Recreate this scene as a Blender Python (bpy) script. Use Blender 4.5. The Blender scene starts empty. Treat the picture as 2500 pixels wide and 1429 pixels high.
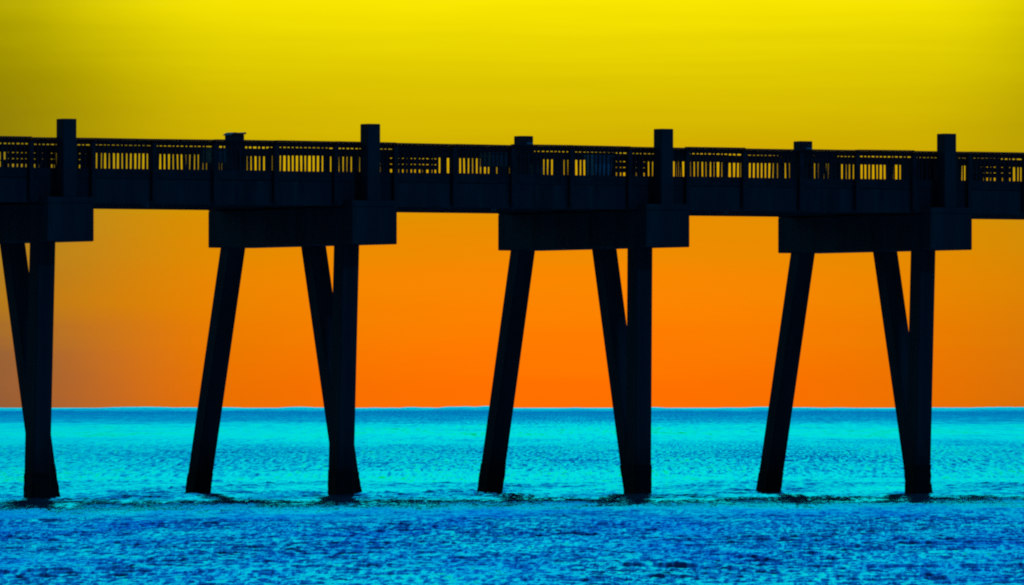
import bpy, bmesh, math, random
import numpy as np
from mathutils import Vector, Matrix

random.seed(7)
rng = np.random.default_rng(11)
SC = bpy.context.scene
COL = SC.collection
R = math.radians

# ------------------------------------------------------------------ camera
FPX = 24795.0                 # focal length in pixels of the 2500 px wide photograph
CAM_H = 2.54                  # eye height over the mean water level (standing on the beach)
cam_d = bpy.data.cameras.new('camera')
cam = bpy.data.objects.new('camera', cam_d)
COL.objects.link(cam)
cam_d.sensor_width = 36.0
cam_d.lens = FPX / 2500 * 36.0
cam_d.clip_start = 1.0
cam_d.clip_end = 120000.0
cam.location = (0, 0, CAM_H)
cam.rotation_euler = (R(90) + math.atan((995 - 714.5) / FPX), 0, 0)
SC.camera = cam
SC.view_settings.view_transform = 'Standard'
SC.view_settings.look = 'None'
SC.view_settings.exposure = 0.0
SC.view_settings.gamma = 1.0
SC.view_settings.use_curve_mapping = False
SC.cycles.use_denoising = False
SC.cycles.filter_width = 2.1
SC.cycles.max_bounces = 6
SC.cycles.sample_clamp_indirect = 4.0


# ------------------------------------------------------------------ sky
def s2l(c):
    return tuple(((v / 255) / 12.92 if v / 255 <= 0.04045 else ((v / 255 + 0.055) / 1.055) ** 2.4) for v in c)


class NT:
    """small helper that adds nodes and wires them"""
    def __init__(self, tree):
        self.t = tree

    def n(self, kind, **kw):
        nd = self.t.nodes.new(kind)
        for k, v in kw.items():
            setattr(nd, k, v)
        return nd

    def l(self, a, b):
        self.t.links.new(a, b)

    def math(self, op, a, b=None, c=None, clamp=False):
        nd = self.n('ShaderNodeMath', operation=op, use_clamp=clamp)
        for k, v in enumerate((a, b, c)):
            if v is None:
                continue
            if isinstance(v, (int, float)):
                nd.inputs[k].default_value = v
            else:
                self.l(v, nd.inputs[k])
        return nd.outputs[0]

    def ramp(self, fac, stops, interp='LINEAR'):
        nd = self.n('ShaderNodeValToRGB')
        cr = nd.color_ramp
        cr.interpolation = interp
        while len(cr.elements) > 1:
            cr.elements.remove(cr.elements[-1])
        cr.elements[0].position = stops[0][0]
        cr.elements[0].color = (*stops[0][1][:3], 1)
        for p, c in stops[1:]:
            e = cr.elements.new(p)
            e.color = (*c[:3], 1)
        self.l(fac, nd.inputs[0])
        return nd.outputs[0]

    def mix(self, fac, a, b, blend='MIX'):
        nd = self.n('ShaderNodeMix', data_type='RGBA', blend_type=blend)
        for v, s in ((fac, nd.inputs[0]), (a, nd.inputs[6]), (b, nd.inputs[7])):
            if isinstance(v, (int, float)):
                s.default_value = v
            elif isinstance(v, tuple):
                s.default_value = (*v[:3], 1)
            else:
                self.l(v, s)
        return nd.outputs[2]

    def noise(self, vec, scale, detail=4.0, rough=0.55):
        nd = self.n('ShaderNodeTexNoise')
        nd.inputs['Scale'].default_value = scale
        nd.inputs['Detail'].default_value = detail
        nd.inputs['Roughness'].default_value = rough
        if vec is not None:
            self.l(vec, nd.inputs['Vector'])
        return nd.outputs[0]

    def scaled(self, vec, sx, sy, sz):
        nd = self.n('ShaderNodeMapping')
        nd.inputs['Scale'].default_value = (sx, sy, sz)
        self.l(vec, nd.inputs['Vector'])
        return nd.outputs[0]


def _tilted(self, vec, sx, sy, deg):
    nd = self.n('ShaderNodeMapping', vector_type='POINT')
    nd.inputs['Rotation'].default_value = (0, 0, R(deg))
    self.l(vec, nd.inputs['Vector'])
    return self.scaled(nd.outputs[0], sx, sy, 0)


NT.tilted = _tilted

# the one weak light behind the beach: a high, cold dusk light that rakes the beach-facing faces
sun_d = bpy.data.lights.new('sun', 'SUN')
sun_d.energy = 0.22
sun_d.angle = R(3)
sun_d.color = (0.03, 0.40, 1.0)
sun = bpy.data.objects.new('sun', sun_d)
COL.objects.link(sun)
sun.rotation_euler = Vector((0.48, -0.52, 0.80)).to_track_quat('Z', 'Y').to_euler()

world = bpy.data.worlds.new('World')
SC.world = world
world.use_nodes = True
wt = world.node_tree
wt.nodes.clear()
w = NT(wt)
tc = w.n('ShaderNodeTexCoord')
sep = w.n('ShaderNodeSeparateXYZ')
w.l(tc.outputs['Generated'], sep.inputs[0])
elev0 = w.math('MULTIPLY', w.math('ARCSINE', sep.outputs[2]), 180 / math.pi)
azim = w.math('MULTIPLY', w.math('ARCTAN2', sep.outputs[0], sep.outputs[1]), 180 / math.pi)
# thin streaks of cirrus that run level across the glow
streak = w.noise(w.scaled(tc.outputs['Generated'], 26, 26, 420), 1.0, 5.0, 0.55)
blotch = w.noise(w.scaled(tc.outputs['Generated'], 40, 40, 110), 1.0, 3.0, 0.5)
elev = w.math('ADD', elev0, w.math('MULTIPLY', w.math('SUBTRACT', streak, 0.5), 0.30))
lin = lambda *c: s2l(c)
UP = 60.0
sq = w.math('POWER', w.math('DIVIDE', w.math('MAXIMUM', elev, 0.0), UP, clamp=True), 0.5)   # finer near the horizon
P = lambda e: math.sqrt(e / UP)
glow_col = w.ramp(sq, [
    (0.0, lin(255, 110, 0)), (P(0.15), lin(255, 114, 0)), (P(0.34), lin(255, 123, 0)), (P(0.68), lin(252, 135, 0)), (P(1.05), lin(233, 143, 0)),
    (P(1.30), lin(216, 166, 0)), (P(1.52), lin(213, 180, 0)), (P(1.84), lin(224, 200, 0)), (P(2.07), lin(237, 217, 0)),
    (P(2.32), lin(255, 236, 0)), (P(3.2), lin(244, 240, 60)), (P(5.0), lin(190, 246, 190)), (P(8.0), lin(130, 250, 250)),
    (P(16.0), lin(90, 246, 255)), (P(25.0), lin(40, 190, 245)), (P(34.0), lin(20, 125, 220)), (1.0, lin(6, 40, 95))])
amber_col = w.ramp(sq, [
    (0.0, lin(204, 110, 0)), (P(0.34), lin(208, 120, 0)), (P(0.68), lin(206, 134, 0)), (P(1.05), lin(200, 144, 0)),
    (P(1.52), lin(192, 166, 0)), (P(1.84), lin(202, 182, 0)), (P(2.07), lin(216, 199, 0)), (P(2.32), lin(236, 219, 0)),
    (P(3.2), lin(225, 215, 60)), (P(5.0), lin(180, 235, 180)), (P(8.0), lin(120, 240, 242)),
    (P(16.0), lin(80, 230, 250)), (P(25.0), lin(38, 182, 240)), (P(34.0), lin(20, 122, 216)), (1.0, lin(6, 40, 95))])
dusk_col = w.ramp(sq, [
    (0.0, lin(122, 80, 62)), (P(0.30), lin(138, 94, 58)), (P(0.62), lin(170, 118, 32)), (P(1.05), lin(166, 132, 40)),
    (P(1.52), lin(128, 114, 10)), (P(1.84), lin(138, 124, 0)), (P(2.07), lin(150, 137, 0)), (P(2.32), lin(168, 155, 0)),
    (P(3.2), lin(200, 190, 60)), (P(5.0), lin(180, 235, 180)), (P(8.0), lin(120, 240, 242)),
    (P(16.0), lin(80, 230, 250)), (P(25.0), lin(38, 182, 240)), (P(34.0), lin(20, 122, 216)), (1.0, lin(6, 40, 95))])
# glow of the sun that has just gone under the horizon, a little right of the view's middle, and the dusk to either side
daz = w.math('ABSOLUTE', w.math('SUBTRACT', azim, 0.36))
width = w.math('ADD', 2.4, w.math('MULTIPLY', elev0, 0.25))
g = w.math('EXPONENT', w.math('MULTIPLY', w.math('POWER', w.math('DIVIDE', daz, width), 2.6), -1.0))
g = w.math('ADD', g, w.math('MULTIPLY', w.math('SUBTRACT', blotch, 0.5), 0.22), clamp=True)
daz = w.math('ADD', daz, w.math('MULTIPLY', w.math('SUBTRACT', blotch, 0.5), 0.6))
edge = w.n('ShaderNodeMapRange', interpolation_type='SMOOTHSTEP')
edge.inputs[1].default_value = 1.9
edge.inputs[2].default_value = 3.8
w.l(daz, edge.inputs[0])
# seaward on the right the dusk keeps its warmth low down
hi = w.n('ShaderNodeMapRange', interpolation_type='SMOOTHSTEP')
hi.inputs[1].default_value = 0.8
hi.inputs[2].default_value = 1.7
w.l(elev0, hi.inputs[0])
rt = w.math('MULTIPLY', w.math('MULTIPLY_ADD', azim, 0.5, 0.5, clamp=True), w.math('SUBTRACT', 1.0, hi.outputs[0]))
edge_f = w.math('MULTIPLY', edge.outputs[0], w.math('SUBTRACT', 1.0, w.math('MULTIPLY', rt, 0.75)))
sky_col = w.mix(edge_f, w.mix(g, amber_col, glow_col), dusk_col)
# the far side of the sky is already night
cosaz = w.math('COSINE', w.math('MULTIPLY', azim, math.pi / 180))
west = w.math('POWER', w.math('MULTIPLY_ADD', cosaz, 0.5, 0.5), 3.2)
elfac = w.math('DIVIDE', w.math('MAXIMUM', elev0, 0.0), 90.0)
west = w.math('ADD', w.math('MULTIPLY', west, w.math('SUBTRACT', 1.0, elfac)), w.math('MULTIPLY', elfac, 0.12))
night = w.mix(1.0, (0.0, 0.0, 0.0), (0.0005, 0.0025, 0.011))
sky_col = w.mix(west, night, sky_col)
bg = w.n('ShaderNodeBackground')
w.l(sky_col, bg.inputs[0])
bg.inputs[1].default_value = 1.0
wo = w.n('ShaderNodeOutputWorld')
w.l(bg.outputs[0], wo.inputs[0])
world.cycles.sampling_method = 'MANUAL'
world.cycles.sample_map_resolution = 2048


# ------------------------------------------------------------------ materials
def mat(name):
    m = bpy.data.materials.new(name)
    m.use_nodes = True
    m.node_tree.nodes.clear()
    return m, NT(m.node_tree)


def rough_mat(name, c0, c1, scale, stretch=(1, 1, 0.15), rough=0.85, bump=0.15, stain=None):
    m, q = mat(name)
    t = q.n('ShaderNodeTexCoord')
    nz = q.noise(q.scaled(t.outputs['Object'], *stretch), scale, 6.0, 0.6)
    col = q.ramp(nz, [(0.3, c0), (0.72, c1)])
    if stain:
        n2 = q.noise(q.scaled(t.outputs['Object'], 2.4, 2.4, 0.35), 1.0, 4.0, 0.6)
        col = q.mix(q.ramp(n2, [(0.48, (0, 0, 0)), (0.66, (1, 1, 1))]), col, stain)
    b = q.n('ShaderNodeBsdfPrincipled')
    q.l(col, b.inputs['Base Color'])
    b.inputs['Roughness'].default_value = rough
    b.inputs['Specular IOR Level'].default_value = 0.15
    bp = q.n('ShaderNodeBump')
    bp.inputs['Strength'].default_value = bump
    bp.inputs['Distance'].default_value = 0.02
    q.l(q.noise(t.outputs['Object'], scale * 6, 5.0), bp.inputs['Height'])
    q.l(bp.outputs[0], b.inputs['Normal'])
    o = q.n('ShaderNodeOutputMaterial')
    q.l(b.outputs[0], o.inputs[0])
    return m


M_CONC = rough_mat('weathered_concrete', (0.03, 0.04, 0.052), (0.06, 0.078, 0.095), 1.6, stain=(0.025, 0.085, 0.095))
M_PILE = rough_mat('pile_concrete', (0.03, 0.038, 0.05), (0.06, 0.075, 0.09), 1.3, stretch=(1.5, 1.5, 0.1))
t_ = NT(M_PILE.node_tree)
b_ = next(n for n in M_PILE.node_tree.nodes if n.type == 'BSDF_PRINCIPLED')
c_ = b_.inputs['Base Color'].links[0].from_socket
g_ = t_.n('ShaderNodeTexCoord')
z_ = t_.n('ShaderNodeSeparateXYZ')
t_.l(g_.outputs['Object'], z_.inputs[0])
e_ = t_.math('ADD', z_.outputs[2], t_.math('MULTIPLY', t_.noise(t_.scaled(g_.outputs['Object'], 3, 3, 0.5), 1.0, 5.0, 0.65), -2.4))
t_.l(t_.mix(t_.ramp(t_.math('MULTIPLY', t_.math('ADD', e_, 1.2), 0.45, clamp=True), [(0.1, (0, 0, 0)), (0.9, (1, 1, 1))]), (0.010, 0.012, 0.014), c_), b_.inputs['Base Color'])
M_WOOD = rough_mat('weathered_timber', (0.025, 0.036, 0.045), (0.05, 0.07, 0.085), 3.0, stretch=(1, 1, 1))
M_CRUST = rough_mat('barnacle_crust', (0.008, 0.009, 0.010), (0.02, 0.022, 0.024), 7.0, stretch=(1, 1, 1), bump=0.6)
M_BIN = rough_mat('pale_blue_plastic', (0.25, 0.55, 0.75), (0.30, 0.62, 0.80), 3.0, rough=0.5, bump=0.02)
M_METAL = rough_mat('dull_metal', (0.10, 0.13, 0.15), (0.16, 0.2, 0.22), 4.0, rough=0.5, bump=0.05)
M_PLATE = rough_mat('pale_plate', (0.40, 0.52, 0.58), (0.5, 0.6, 0.66), 4.0, rough=0.6, bump=0.02)

# sea: a rippled skin that mirrors the sky over blue water; the slope of the ripples too small for the mesh is a noise field
M_SEA, q = mat('sea_water')
geo = q.n('ShaderNodeNewGeometry')
pos = geo.outputs['Position']
sp = q.n('ShaderNodeSeparateXYZ')
q.l(pos, sp.inputs[0])
wob = q.noise(q.scaled(pos, 0.05, 0.012, 0), 1.0, 3.0)
inv = q.math('DIVIDE', 145.0, q.math('MAXIMUM', sp.outputs[1], 20.0))
inv = q.math('ADD', inv, q.math('MULTIPLY', q.math('SUBTRACT', wob, 0.5), q.math('MULTIPLY', inv, 0.16)))
D = lambda y: 145.0 / y
v3 = lambda v: (v, v, v)
# how steep the ripples are: slick water over the bars, ruffled water between, steeper chop towards the beach
base = q.ramp(inv, [
    (0.0, v3(.14)), (D(5600), v3(.15)), (D(4700), v3(.28)), (D(1900), v3(.23)), (D(1450), v3(.14)), (D(1000), v3(.085)),
    (D(780), v3(.15)), (D(560), v3(.21)), (D(440), v3(.17)), (D(365), v3(.09)), (D(315), v3(.08)), (D(291), v3(.14)),
    (D(255), v3(.16)), (D(240), v3(.18)), (D(222), v3(.20)), (D(185), v3(.175)), (D(150), v3(.145))])
# dark band shaped into the ripples: slopes set to mirror the pier's underside
pier_d = q.math('SUBTRACT', q.math('MULTIPLY_ADD', sp.outputs[0], 0.612, 292.6), sp.outputs[1])
ragged = q.noise(q.scaled(pos, 0.22, 0.02, 0), 1.0, 4.0, 0.65)
pier_d = q.math('ADD', pier_d, q.math('MULTIPLY', q.math('SUBTRACT', ragged, 0.5), 120.0))
lf = q.math('DIVIDE', pier_d, 66.0, clamp=True)
mirror_s = q.ramp(lf, [(0.0, v3(.44)), (0.12, v3(.37)), (0.25, v3(.285)), (0.42, v3(.21)), (0.6, v3(.25)), (0.95, v3(.36))])
broken = q.noise(q.scaled(pos, 1.1, 0.07, 0), 1.0, 4.0, 0.65)
mirror_m = q.ramp(lf, [(0.0, v3(0)), (0.06, v3(.35)), (0.26, v3(1)), (0.72, v3(1)), (0.97, v3(0))])
mirror_m = q.math('MULTIPLY', mirror_m, q.ramp(broken, [(0.32, v3(.35)), (0.52, v3(1))]))
base = q.mix(mirror_m, base, q.mix(1.0, mirror_s, v3(0.1), 'SUBTRACT'))
r_near = q.noise(q.tilted(pos, 8.0, 0.60, 2), 1.0, 5.0, 0.7)
r_mid = q.noise(q.tilted(pos, 4.5, 0.16, 1), 1.0, 5.0, 0.72)
r_far = q.noise(q.tilted(pos, 1.7, 0.017, .3), 1.0, 5.0, 0.75)
side = q.noise(q.scaled(pos, 3.1, 0.25, 3.0), 1.0, 4.0, 0.6)
m1 = q.ramp(inv, [(D(420), v3(0)), (D(260), v3(1))])
m2 = q.ramp(inv, [(D(1300), v3(0)), (D(650), v3(1))])
big = q.noise(q.tilted(pos, 1.9, 0.17, 1.5), 1.0, 3.0, 0.6)
r_near = q.math('ADD', q.math('MULTIPLY', r_near, 0.78), q.math('MULTIPLY', big, 0.30))
r_near = q.math('SUBTRACT', r_near, 0.04)
rip = q.mix(m1, q.mix(m2, r_far, r_mid), r_near)
amp = q.ramp(inv, [(0.0, v3(.5)), (D(2500), v3(.9)), (D(1000), v3(.8)), (D(560), v3(1.5)), (D(340), v3(.85)), (D(285), v3(.9)), (D(245), v3(1.1)), (D(220), v3(1.5)), (D(150), v3(1.6))])
calm = q.noise(q.scaled(pos, 0.10, 0.006, 0), 1.0, 4.0, 0.65)
far_amt = q.ramp(inv, [(0.0, v3(.3)), (D(1500), v3(1)), (D(330), v3(1)), (D(270), v3(.35))])
base = q.math('ADD', base, q.math('MULTIPLY', q.math('MULTIPLY', q.math('SUBTRACT', calm, 0.5), far_amt), 0.32))
amp = q.math('MULTIPLY', amp, q.math('SUBTRACT', 1.0, q.math('MULTIPLY', mirror_m, 0.45)))
slope = q.math('MAXIMUM', q.math('ADD', base, q.math('MULTIPLY', q.math('SUBTRACT', rip, 0.5), amp)), -0.05)
xs = q.math('MULTIPLY', q.math('MULTIPLY', q.math('SUBTRACT', side, 0.5), 0.5), q.math('SUBTRACT', 1.0, q.math('MULTIPLY', q.math('GREATER_THAN', pier_d, -6.0), q.math('MULTIPLY', q.math('LESS_THAN', pier_d, 40.0), 0.75))))
cmb = q.n('ShaderNodeCombineXYZ')
q.l(xs, cmb.inputs[0])
q.l(q.math('MULTIPLY', slope, -1.0), cmb.inputs[1])
va = q.n('ShaderNodeVectorMath', operation='ADD')
q.l(geo.outputs['Normal'], va.inputs[0])
q.l(cmb.outputs[0], va.inputs[1])
vn = q.n('ShaderNodeVectorMath', operation='NORMALIZE')
q.l(va.outputs[0], vn.inputs[0])
nrm = vn.outputs[0]
# water colour: turquoise over pale sand, deeper blue in the run this side of the pier
patch = q.noise(q.scaled(pos, 0.45, 0.035, 0), 1.0, 4.0, 0.6)
deep = q.ramp(inv, [(D(280), v3(0)), (D(252), v3(1)), (D(170), v3(1)), (D(140), v3(.55))])
deep = q.math('MULTIPLY', deep, q.ramp(patch, [(0.36, v3(1)), (0.62, v3(.15))]))
tint = q.mix(deep, (0.0, 0.98, 1.0), (0.0, 0.54, 1.0))
gl = q.n('ShaderNodeBsdfGlossy')
gl.inputs['Roughness'].default_value = 0.07
q.l(tint, gl.inputs['Color'])
q.l(nrm, gl.inputs['Normal'])
df = q.n('ShaderNodeBsdfDiffuse')
q.l(q.mix(1.0, tint, (0.0, 0.35, 0.6), 'MULTIPLY'), df.inputs['Color'])
mx = q.n('ShaderNodeMixShader')
mx.inputs[0].default_value = 0.88
q.l(df.outputs[0], mx.inputs[1])
q.l(gl.outputs[0], mx.inputs[2])
out = q.n('ShaderNodeOutputMaterial')
q.l(mx.outputs[0], out.inputs[0])


# ------------------------------------------------------------------ object helpers
def link(name, mesh, parent=None, loc=(0, 0, 0), rz=0.0):
    o = bpy.data.objects.new(name, mesh)
    COL.objects.link(o)
    o.location = loc
    o.rotation_euler = (0, 0, rz)
    if parent:
        o.parent = parent
    return o


def thing(name, label, cat, loc=(0, 0, 0), rz=0.0, group=None):
    o = link(name, None, None, loc, rz)
    o.empty_display_size = 0.3
    o['label'] = label
    o['category'] = cat
    if group:
        o['group'] = group
    return o


def mesh_of(bm, name, m, smooth=False):
    me = bpy.data.meshes.new(name)
    bmesh.ops.recalc_face_normals(bm, faces=bm.faces)
    bm.to_mesh(me)
    bm.free()
    me.materials.append(m)
    if smooth:
        for p in me.polygons:
            p.use_smooth = True
    return me


def add_box(bm, x0, x1, y0, y1, z0, z1):
    vs = [bm.verts.new(p) for p in ((x0, y0, z0), (x1, y0, z0), (x1, y1, z0), (x0, y1, z0),
                                    (x0, y0, z1), (x1, y0, z1), (x1, y1, z1), (x0, y1, z1))]
    for f in ((0, 3, 2, 1), (4, 5, 6, 7), (0, 1, 5, 4), (1, 2, 6, 5), (2, 3, 7, 6), (3, 0, 4, 7)):
        bm.faces.new([vs[i] for i in f])


def box_mesh(name, m, x0, x1, y0, y1, z0, z1, bevel=0.0):
    bm = bmesh.new()
    add_box(bm, x0, x1, y0, y1, z0, z1)
    if bevel:
        bmesh.ops.bevel(bm, geom=list(bm.edges), offset=bevel, segments=1, affect='EDGES')
    return mesh_of(bm, name, m)


def chamfer_ring(h, c, cx=0.0, cy=0.0, z=0.0, j=0.0):
    pts = [(h, -h + c), (h, h - c), (h - c, h), (-h + c, h), (-h, h - c), (-h, -h + c), (-h + c, -h), (h - c, -h)]
    return [(cx + x * (1 + random.uniform(-j, j)), cy + y * (1 + random.uniform(-j, j)), z) for x, y in pts]


def loft(bm, rings, cap=True):
    rv = [[bm.verts.new(p) for p in r] for r in rings]
    n = len(rv[0])
    for a, b in zip(rv, rv[1:]):
        for k in range(n):
            bm.faces.new((a[k], a[(k + 1) % n], b[(k + 1) % n], b[k]))
    if cap:
        bm.faces.new(rv[0][::-1])
        bm.faces.new(rv[-1])


# ------------------------------------------------------------------ sea
def build_sea():
    # rows and columns follow rays that spread from the beach, so that ripples near and far get the detail they need
    rows = list(np.linspace(6, 128, 50)) + list(np.arange(128.2, 345, 0.125))
    y = rows[-1]
    step = 0.13
    while y < 70000:
        y += step
        step = min(step * 1.022, y * 0.03)
        rows.append(y)
    Y = np.array(rows)
    a_in = np.linspace(-3.5, 3.5, 480)
    a_out = 3.5 * (58 / 3.5) ** np.linspace(0.03, 1, 26)
    A = np.concatenate([-a_out[::-1], a_in, a_out])
    T = np.tan(np.radians(A))
    X = Y[:, None] * T[None, :]
    YY = np.repeat(Y[:, None], len(A), 1)
    dy = np.gradient(Y)[:, None]
    dx = (np.abs(np.gradient(T))[None, :] * Y[:, None])
    Z = np.zeros_like(X)
    # short wind ripples to long swell
    lam = np.concatenate([np.geomspace(0.42, 1.0, 22), np.geomspace(1.05, 4.0, 20), np.geomspace(4.5, 13, 9)])
    for L in lam:
        spread = 38 if L < 1.2 else (30 if L < 4 else 16)
        th = R(rng.normal(8, spread))
        k = 2 * math.pi / L
        amp = 0.016 * L ** 0.62 * rng.uniform(0.6, 1.3) * (0.48 if L < 1.2 else 0.34 if L < 4 else 0.2)
        ph = rng.uniform(0, 6.28)
        kx, ky = k * math.sin(th), -k * math.cos(th)
        fade = np.clip((L / np.maximum(dy, dx) - 1.6) / 1.6, 0, 1) if L > 1.2 else np.clip((L / dy - 1.6) / 1.6, 0, 1)
        s = np.sin(kx * X + ky * YY + ph)
        Z += amp * fade * (1.0 - 2.0 * np.abs(s) ** 0.85 * 0.9 if L < 2.5 else s)
    # gusts: ripples come in groups
    gust = 0.75 + 0.35 * np.sin(0.55 * X + 0.05 * YY + 1.0) * np.sin(0.11 * YY - 0.2 * X) + 0.25 * np.sin(1.3 * X - 0.21 * YY)
    Z *= np.clip(gust, 0.3, 1.4)
    # low swell rolling in under the pier
    for L, amp, th, ph in ((33.0, 0.022, 6, 0.4), (22.0, 0.012, -9, 2.0), (51.0, 0.03, 13, 4.0)):
        k = 2 * math.pi / L
        fade = np.clip((L / dy - 2.5) / 3, 0, 1)
        Z += amp * fade * np.sin(k * (math.sin(R(th)) * X - math.cos(R(th)) * YY) + ph)
    # waves flattened beside the piles so their dark reflections stay whole
    dl = 292.6 + 0.612 * X - YY
    Z *= 1 - 0.78 * np.clip(dl / 8, 0, 1) * np.clip((85 - dl) / 60, 0, 1)
    # far-off swell that roughens the horizon
    prof = np.zeros_like(X)
    for L, am in ((420, .35), (170, .5), (95, .5), (52, .45), (23, .35), (11, .2)):
        prof += am * np.sin(2 * math.pi * X / L + rng.uniform(0, 6.28) + YY * rng.uniform(-.0004, .0004))
    Z += np.exp(-((YY - 6000) / 1100) ** 2) * (2.35 + 0.55 * prof)
    nr, nc = X.shape
    co = np.stack([X, YY, Z], -1).reshape(-1, 3).astype(np.float32)
    idx = np.arange(nr * nc, dtype=np.int32).reshape(nr, nc)
    quads = np.stack([idx[:-1, :-1], idx[:-1, 1:], idx[1:, 1:], idx[1:, :-1]], -1).reshape(-1, 4)
    me = bpy.data.meshes.new('sea')
    me.vertices.add(len(co))
    me.vertices.foreach_set('co', co.ravel())
    me.loops.add(quads.size)
    me.loops.foreach_set('vertex_index', quads.ravel())
    me.polygons.add(len(quads))
    me.polygons.foreach_set('loop_start', np.arange(0, quads.size, 4, dtype=np.int32))
    me.polygons.foreach_set('loop_total', np.full(len(quads), 4, dtype=np.int32))
    me.polygons.foreach_set('use_smooth', np.ones(len(quads), dtype=bool))
    me.update(calc_edges=True)
    me.materials.append(M_SEA)
    o = link('sea', me)
    o['kind'] = 'structure'
    print('sea verts', len(co), nr, nc)


build_sea()

# ------------------------------------------------------------------ pier frame of reference
SPAN = 9.914
ANG = math.atan2(5.1756, 8.456)
O = Vector((-1088 / FPX * 285, 285.0, 0.0))
PX = Vector((math.cos(ANG), math.sin(ANG), 0))      # along the pier
PY = Vector((-math.sin(ANG), math.cos(ANG), 0))     # across it, away from the beach camera
FARP = 7.78                                          # far posts


def world_of(x, y, z=0.0):
    return O + PX * x + PY * y + Vector((0, 0, z))


def along(px, y):
    """distance along the pier of the point seen at photo column px on the line y across the deck"""
    k = (px - 1250) / FPX
    b = O + PY * y
    return (k * b.y - b.x) / (PX.x - k * PX.y)


# heights over water
CAP_B, CAP_T, PED_T = 7.20, 8.27, 8.45
G_B, G_T = 8.285, 8.985
DECK = 9.07
RAIL_T = 10.13

# ------------------------------------------------------------------ pile bents
def pile(parent, x0, y0, x1, y1, zt=CAP_B - 0.003, zb=-3.0):
    """square chamfered concrete pile from under the cap to the sea bed; (x1, y1) is where it meets the water"""
    at = lambda z: (x1 + (x0 - x1) * z / zt, y1 + (y0 - y1) * z / zt)
    bm = bmesh.new()
    h, c = 0.278, 0.035
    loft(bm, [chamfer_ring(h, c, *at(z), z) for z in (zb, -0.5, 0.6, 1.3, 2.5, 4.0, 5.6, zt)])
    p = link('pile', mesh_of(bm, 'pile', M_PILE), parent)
    bm = bmesh.new()
    top = random.uniform(0.55, 0.95)
    zs = np.linspace(-1.2, top, 15)
    rings = []
    for i, z in enumerate(zs):
        grow = 0.014 + 0.016 * (1 - i / 14)
        rings.append([(x + random.uniform(-.012, .012), y + random.uniform(-.012, .012), zz)
                      for x, y, zz in chamfer_ring(h + grow, 0.05, *at(z), z)])
    loft(bm, rings)
    link('barnacle_crust', mesh_of(bm, 'barnacle_crust', M_CRUST), p)
    return p


def post(parent, y, top, bottom):
    bm = bmesh.new()
    h = 0.214
    loft(bm, [chamfer_ring(h, 0.02, 0, y, bottom), chamfer_ring(h, 0.02, 0, y, top - 0.015), chamfer_ring(h - 0.015, 0.02, 0, y, top)])
    return link('post', mesh_of(bm, 'post', M_CONC), parent)


CAP_H = 0.75      # half of the cap's width along the pier
END = 0.25
lean = [(-0.13, 0.10), (-0.20, 0.0), (-0.04, 0.02), (-0.17, 0.05), (-0.1, 0.0), (-0.1, 0.0)]
far_top = [10.60, 10.52, 10.61, 10.59]
labels = [
    'concrete pile bent at the left edge of the photo, only its near end showing',
    'concrete pile bent whose far post wears a bent notched cap',
    'concrete pile bent left of the rightmost bent, plate on its far post',
    'rightmost concrete pile bent, standing in the water under the pier']


def bent(i):
    root = thing('pile_bent', labels[i], 'pile bent', world_of(i * SPAN, 0), ANG, 'concrete pile bents carrying the pier')
    link('pile_cap', box_mesh('pile_cap', M_CONC, -CAP_H, CAP_H, -END, FARP + END, CAP_B, CAP_T, 0.025), root)
    link('pedestal', box_mesh('pedestal', M_CONC, -CAP_H, CAP_H, -END, 0.27, CAP_T + .002, PED_T, 0.02), root)
    link('pedestal', box_mesh('pedestal', M_CONC, -CAP_H, CAP_H, FARP - 0.27, FARP + END, CAP_T + .002, PED_T, 0.02), root)
    lx, ly = lean[i]
    pile(root, -0.42, 0.62, -0.42 + lx, 0.62 + ly)
    pile(root, 0.40, 3.89, 0.40, (1.86, 1.86, 2.10, 2.04)[i])
    pile(root, -0.40, 7.17, -0.42, (9.05, 9.22, 9.03, 9.05)[i])
    post(root, 0.0, 10.64, PED_T + .002)
    f = post(root, FARP, far_top[i], PED_T + .002)
    zt = far_top[i]
    if i == 1:                                             # warped sheet lying on the far post
        bm = bmesh.new()
        prof = [(-0.25, -0.035), (-0.20, 0.012), (-0.11, 0.045), (0.0, 0.028), (0.13, 0.022), (0.25, 0.05)]
        u, l_ = [], []
        for x, z in prof:
            u.append([bm.verts.new((x, FARP + s * 0.25, zt + 0.012 + z)) for s in (-1, 1)])
            l_.append([bm.verts.new((x, FARP + s * 0.25, zt + 0.002 + min(z, 0) )) for s in (-1, 1)])
        for k in range(len(prof) - 1):
            bm.faces.new((u[k][0], u[k + 1][0], u[k + 1][1], u[k][1]))
            bm.faces.new((l_[k][0], l_[k][1], l_[k + 1][1], l_[k + 1][0]))
            for s in (0, 1):
                bm.faces.new((u[k][s], u[k + 1][s], l_[k + 1][s], l_[k][s]))
        for k in (0, -1):
            bm.faces.new((u[k][0], u[k][1], l_[k][1], l_[k][0]))
        s = link('post_cover', mesh_of(bm, 'post_cover', M_METAL), f)
        s['label'] = 'warped notched cover on top of the far post'
    if i in (2, 3):
        b = link('plate', box_mesh('plate', M_PLATE, -0.02, 0.19, FARP - 0.232, FARP - 0.2145, zt - 0.25, zt - 0.19, 0.004), f)
        b['label'] = 'small pale plate on the far post'
        link('plate', box_mesh('plate', M_METAL, 0.02, 0.17, FARP - 0.226, FARP - 0.2145, zt - 0.15, zt - 0.11, 0.004), f)


for i in range(4):
    bent(i)

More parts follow.
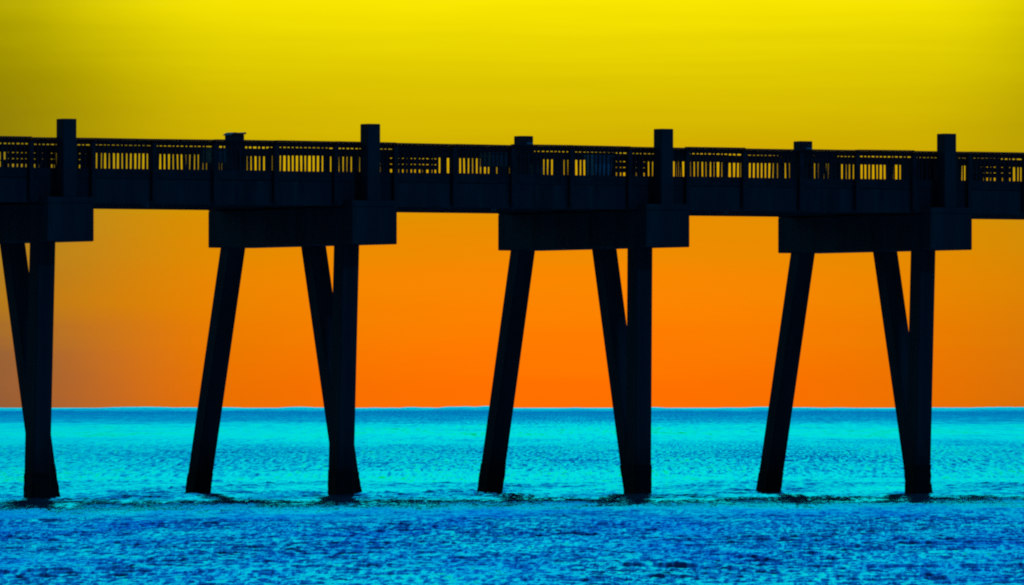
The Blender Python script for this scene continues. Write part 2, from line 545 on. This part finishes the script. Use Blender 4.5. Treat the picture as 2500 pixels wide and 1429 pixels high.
# ------------------------------------------------------------------ deck
NEAR_F, FAR_F = 0.36, FARP - 0.36          # outer faces of the edge girders
S0, S1 = -2, 6                              # spans built
deck = thing('pier_deck', 'long dark pier deck carried on the concrete caps from left to right', 'pier deck', world_of(0, 0), ANG)
g_me = {}
for nm, y0, y1 in (('near', NEAR_F, NEAR_F + 0.28), ('mid1', 2.5, 2.8), ('mid2', 4.95, 5.25), ('far', FAR_F - 0.28, FAR_F)):
    g_me[nm] = box_mesh('girder', M_CONC, 0.012, SPAN - 0.012, y0, y1, G_B, G_T, 0.015)
slab_me = box_mesh('deck_slab', M_CONC, 0.01, SPAN - 0.01, NEAR_F + 0.07, FAR_F - 0.07, G_T + .002, DECK, 0.01)
drain_bm = bmesh.new()
bmesh.ops.create_cone(drain_bm, segments=10, radius1=0.085, radius2=0.10, depth=0.07, cap_ends=True)
drain_me = mesh_of(drain_bm, 'drain', M_METAL)
for s in range(S0, S1):
    for nm in g_me:
        link('girder', g_me[nm], deck, (s * SPAN, 0, 0))
    link('deck_slab', slab_me, deck, (s * SPAN, 0, 0))
for px in (355, 1205, 1770):
    link('drain', drain_me, deck, (along(px, 0.9), 0.9, G_B + 0.33 - 0.36 + 0.0))
for px in (355, 1205, 1770):                # pipe from the slab down to the drain mouth
    link('drain_pipe', box_mesh('drain_pipe', M_METAL, -0.05, 0.05, -0.05, 0.05, G_B + 0.005, G_T - 0.005), deck, (along(px, 0.9), 0.9, 0))

# ------------------------------------------------------------------ railings
BAY = SPAN / 5
PITCH = 0.1395
H_RB = 0.145


def railing(label, y_out, sgn, px0, px1, seed):
    """y_out: outer face of the edge girder; sgn: -1 near edge, +1 far edge"""
    rr = random.Random(seed)
    root = thing('railing', label, 'railing', world_of(0, 0), ANG, 'picket railings along the pier edges')
    yp = y_out + sgn * 0.003
    post_me = box_mesh('rail_post', M_WOOD, -0.07, 0.07, min(yp, yp + sgn * 0.14), max(yp, yp + sgn * 0.14), 8.36, 10.02, 0.008)
    yb = y_out - sgn * 0.002                # boards run on the inner side of the posts
    b0, b1 = min(yb, yb - sgn * 0.04), max(yb, yb - sgn * 0.04)
    top_me = box_mesh('top_rail', M_WOOD, 0.004, BAY - 0.004, b0, b1, -0.145 if sgn < 0 else -0.19, 0.0, 0.004)
    cap_me = box_mesh('rail_cap', M_WOOD, 0.003, BAY - 0.003, min(y_out + sgn * .16, y_out - sgn * .06), max(y_out + sgn * .16, y_out - sgn * .06), 0.002, 0.04, 0.004)
    bot_me = box_mesh('bottom_rail', M_WOOD, 0.004, BAY - 0.004, min(y_out, y_out - sgn * 0.045), max(y_out, y_out - sgn * 0.045), 8.995, 9.275, 0.004)
    yi = yb - sgn * 0.042
    pk_me = box_mesh('picket', M_WOOD, -0.021, 0.021, min(yi, yi - sgn * 0.038), max(yi, yi - sgn * 0.038), 9.10, 10.07)
    pk2_me = box_mesh('picket', M_WOOD, -0.029, 0.029, min(yi, yi - sgn * 0.038), max(yi, yi - sgn * 0.038), 9.10, 10.07)
    n0, n1 = S0 * 5, S1 * 5 - 3
    for k in range(n0, n1):
        x = (k + 0.5) * BAY
        link('rail_post', post_me, root, (x + rr.uniform(-.015, .015), 0, 0))
        dz = rr.uniform(-0.013, 0.013)
        o = link('top_rail', top_me, root, (x, 0, RAIL_T - 0.042 + dz))
        o.rotation_euler[1] = rr.uniform(-0.006, 0.006)
        o2 = link('rail_cap', cap_me, root, (x, 0, RAIL_T - 0.042 + dz))
        o2.rotation_euler[1] = o.rotation_euler[1]
        link('bottom_rail', bot_me, root, (x, 0, rr.uniform(-.006, .006)))
    # pickets: those in view one by one, the runs beyond the frame as one part
    xa, xb = along(px0, y_out), along(px1, y_out)
    k0, k1 = math.ceil(n0 * BAY / PITCH), int(n1 * BAY / PITCH)
    rest = bmesh.new()
    for k in range(k0, k1):
        x = k * PITCH + rr.uniform(-.016, .016)
        if min(abs((x / BAY - 0.5) % 1.0), 1 - (x / BAY - 0.5) % 1.0) * BAY < 0.075:
            continue
        if xa < x < xb:
            o = link('picket', pk2_me if rr.random() < 0.38 else pk_me, root, (x, 0, 0))
            t = rr.gauss(0, 0.013)
            o.rotation_euler[1] = t
            o.location.x -= t * 9.6
        else:
            add_box(rest, x - .019, x + .019, min(yi, yi - sgn * 0.038), max(yi, yi - sgn * 0.038), 9.10, 10.07)
    o = link('picket_run', mesh_of(rest, 'picket_run', M_WOOD), root)
    o['kind'] = 'stuff'
    return root


railing('picket railing along the edge of the deck nearer the beach', NEAR_F, -1, -20, 2520, 3)
railing('picket railing along the seaward edge of the deck, behind the nearer one', FAR_F, 1, -20, 2520, 5)

# ------------------------------------------------------------------ things on the deck
def bench(px0, px1, label):
    y = NEAR_F + 0.16
    x0, x1 = along(px0, y), along(px1, y)
    L = x1 - x0
    root = thing('bench', label, 'bench', world_of(x0, y, DECK), ANG, 'slatted benches against the railing')
    for z0, z1 in ((0.30, 0.436), (0.456, 0.606), (0.626, 0.80)):
        link('back_slat', box_mesh('back_slat', M_WOOD, 0, L, 0, 0.035, z0, z1, 0.004), root)
    for k in range(3):
        link('seat_slat', box_mesh('seat_slat', M_WOOD, 0, L, 0.06 + k * 0.13, 0.175 + k * 0.13, 0.385, 0.42, 0.004), root)
    for x in (0.14, L - 0.22):
        bm = bmesh.new()
        add_box(bm, x, x + 0.08, 0.037, 0.095, 0.0, 0.78)
        add_box(bm, x, x + 0.08, 0.34, 0.42, 0.0, 0.345)
        add_box(bm, x + .001, x + 0.079, 0.10, 0.42, 0.346, 0.383)
        link('leg', mesh_of(bm, 'leg', M_WOOD), root)


bench(14, 133, 'slatted bench left of the leftmost tall post')
bench(190, 232, 'very short slatted bench just right of the leftmost tall post')
bench(938, 1066, 'slatted bench just right of the second tall post from the left')
bench(1500, 1578, 'short slatted bench just left of the third tall post, beside the pale bin')
bench(2382, 2472, 'slatted bench right of the rightmost tall post')


def table(px0, px1, label):
    y = 1.0
    x0, x1 = along(px0, y), along(px1, y)
    L = x1 - x0
    root = thing('cleaning_table', label, 'table', world_of(x0, y, DECK), ANG, 'boxy cleaning tables on the deck')
    link('table_top', box_mesh('table_top', M_METAL, -0.03, L + 0.03, -0.03, 0.63, 0.80, 0.84, 0.006), root)
    bm = bmesh.new()
    add_box(bm, 0, L, 0, 0.02, 0.43, 0.798)
    add_box(bm, 0, L, 0.58, 0.60, 0.43, 0.798)
    add_box(bm, 0, 0.02, 0.022, 0.578, 0.43, 0.798)
    add_box(bm, L - 0.02, L, 0.022, 0.578, 0.43, 0.798)
    link('apron', mesh_of(bm, 'apron', M_METAL), root)
    for x in (0.03, L - 0.08):
        for yy in (0.03, 0.52):
            link('leg', box_mesh('leg', M_METAL, x, x + 0.05, yy, yy + 0.05, 0, 0.428), root)


table(1199, 1262, 'boxy cleaning table left of the far post of the third bent')
table(520, 552, 'small boxy cleaning table left of the far post with the notched cover')


def bin_(px0, px1, label):
    y = NEAR_F + 0.25
    x0, x1 = along(px0, y), along(px1, y)
    L = x1 - x0
    root = thing('trash_bin', label, 'bin', world_of(x0, y, DECK), ANG)
    bm = bmesh.new()
    t = 0.04
    loft(bm, [[(t, t, 0), (L - t, t, 0), (L - t, .55 - t, 0), (t, .55 - t, 0)], [(0, 0, .74), (L, 0, .74), (L, .55, .74), (0, .55, .74)]])
    link('bin_body', mesh_of(bm, 'bin_body', M_BIN), root)
    link('lid', box_mesh('lid', M_BIN, -0.02, L + 0.02, -0.02, 0.57, 0.743, 0.80, 0.015), root)


bin_(1452, 1496, 'pale blue bin with a lid showing between the railing pickets')


def bucket(px, label):
    y = 2.0
    root = thing('bucket', label, 'bucket', world_of(along(px, y), y, DECK), ANG)
    bm = bmesh.new()
    rings = []
    for r, z in ((0.15, 0.0), (0.165, 0.25), (0.18, 0.47), (0.195, 0.475), (0.195, 0.50), (0.17, 0.50), (0.14, 0.03)):
        rings.append([(r * math.cos(a), r * math.sin(a), z) for a in np.linspace(0, 2 * math.pi, 17)[:-1]])
    loft(bm, rings)
    link('bucket_body', mesh_of(bm, 'bucket_body', M_METAL), root)
    bm = bmesh.new()
    ring = []
    for k in range(13):
        a = math.pi * k / 12
        c = Vector((0.185 * math.cos(a), 0.06 * math.sin(a), 0.49 + 0.12 * math.sin(a)))
        ring.append([(c.x, c.y + 0.006 * math.cos(b), c.z + 0.006 * math.sin(b)) for b in np.linspace(0, 2 * math.pi, 7)[:-1]])
    loft(bm, ring)
    link('handle', mesh_of(bm, 'handle', M_METAL), root)


bucket(1311, 'small tall bucket on the deck right of the far post of the third bent')


def storage_box(px0, px1, label):
    y = NEAR_F + 0.3
    x0, x1 = along(px0, y), along(px1, y)
    L = x1 - x0
    root = thing('storage_box', label, 'box', world_of(x0, y, DECK), ANG)
    link('box_body', box_mesh('box_body', M_WOOD, 0, L, 0, 0.6, 0.06, 0.80, 0.01), root)
    link('lid', box_mesh('lid', M_WOOD, -0.03, L + 0.03, -0.03, 0.63, 0.803, 0.86, 0.012), root)
    for x in (0.05, L - 0.13):
        link('foot', box_mesh('foot', M_WOOD, x, x + 0.08, 0.04, 0.56, 0, 0.058), root)


storage_box(2226, 2284, 'dark solid storage box just left of the rightmost tall post')
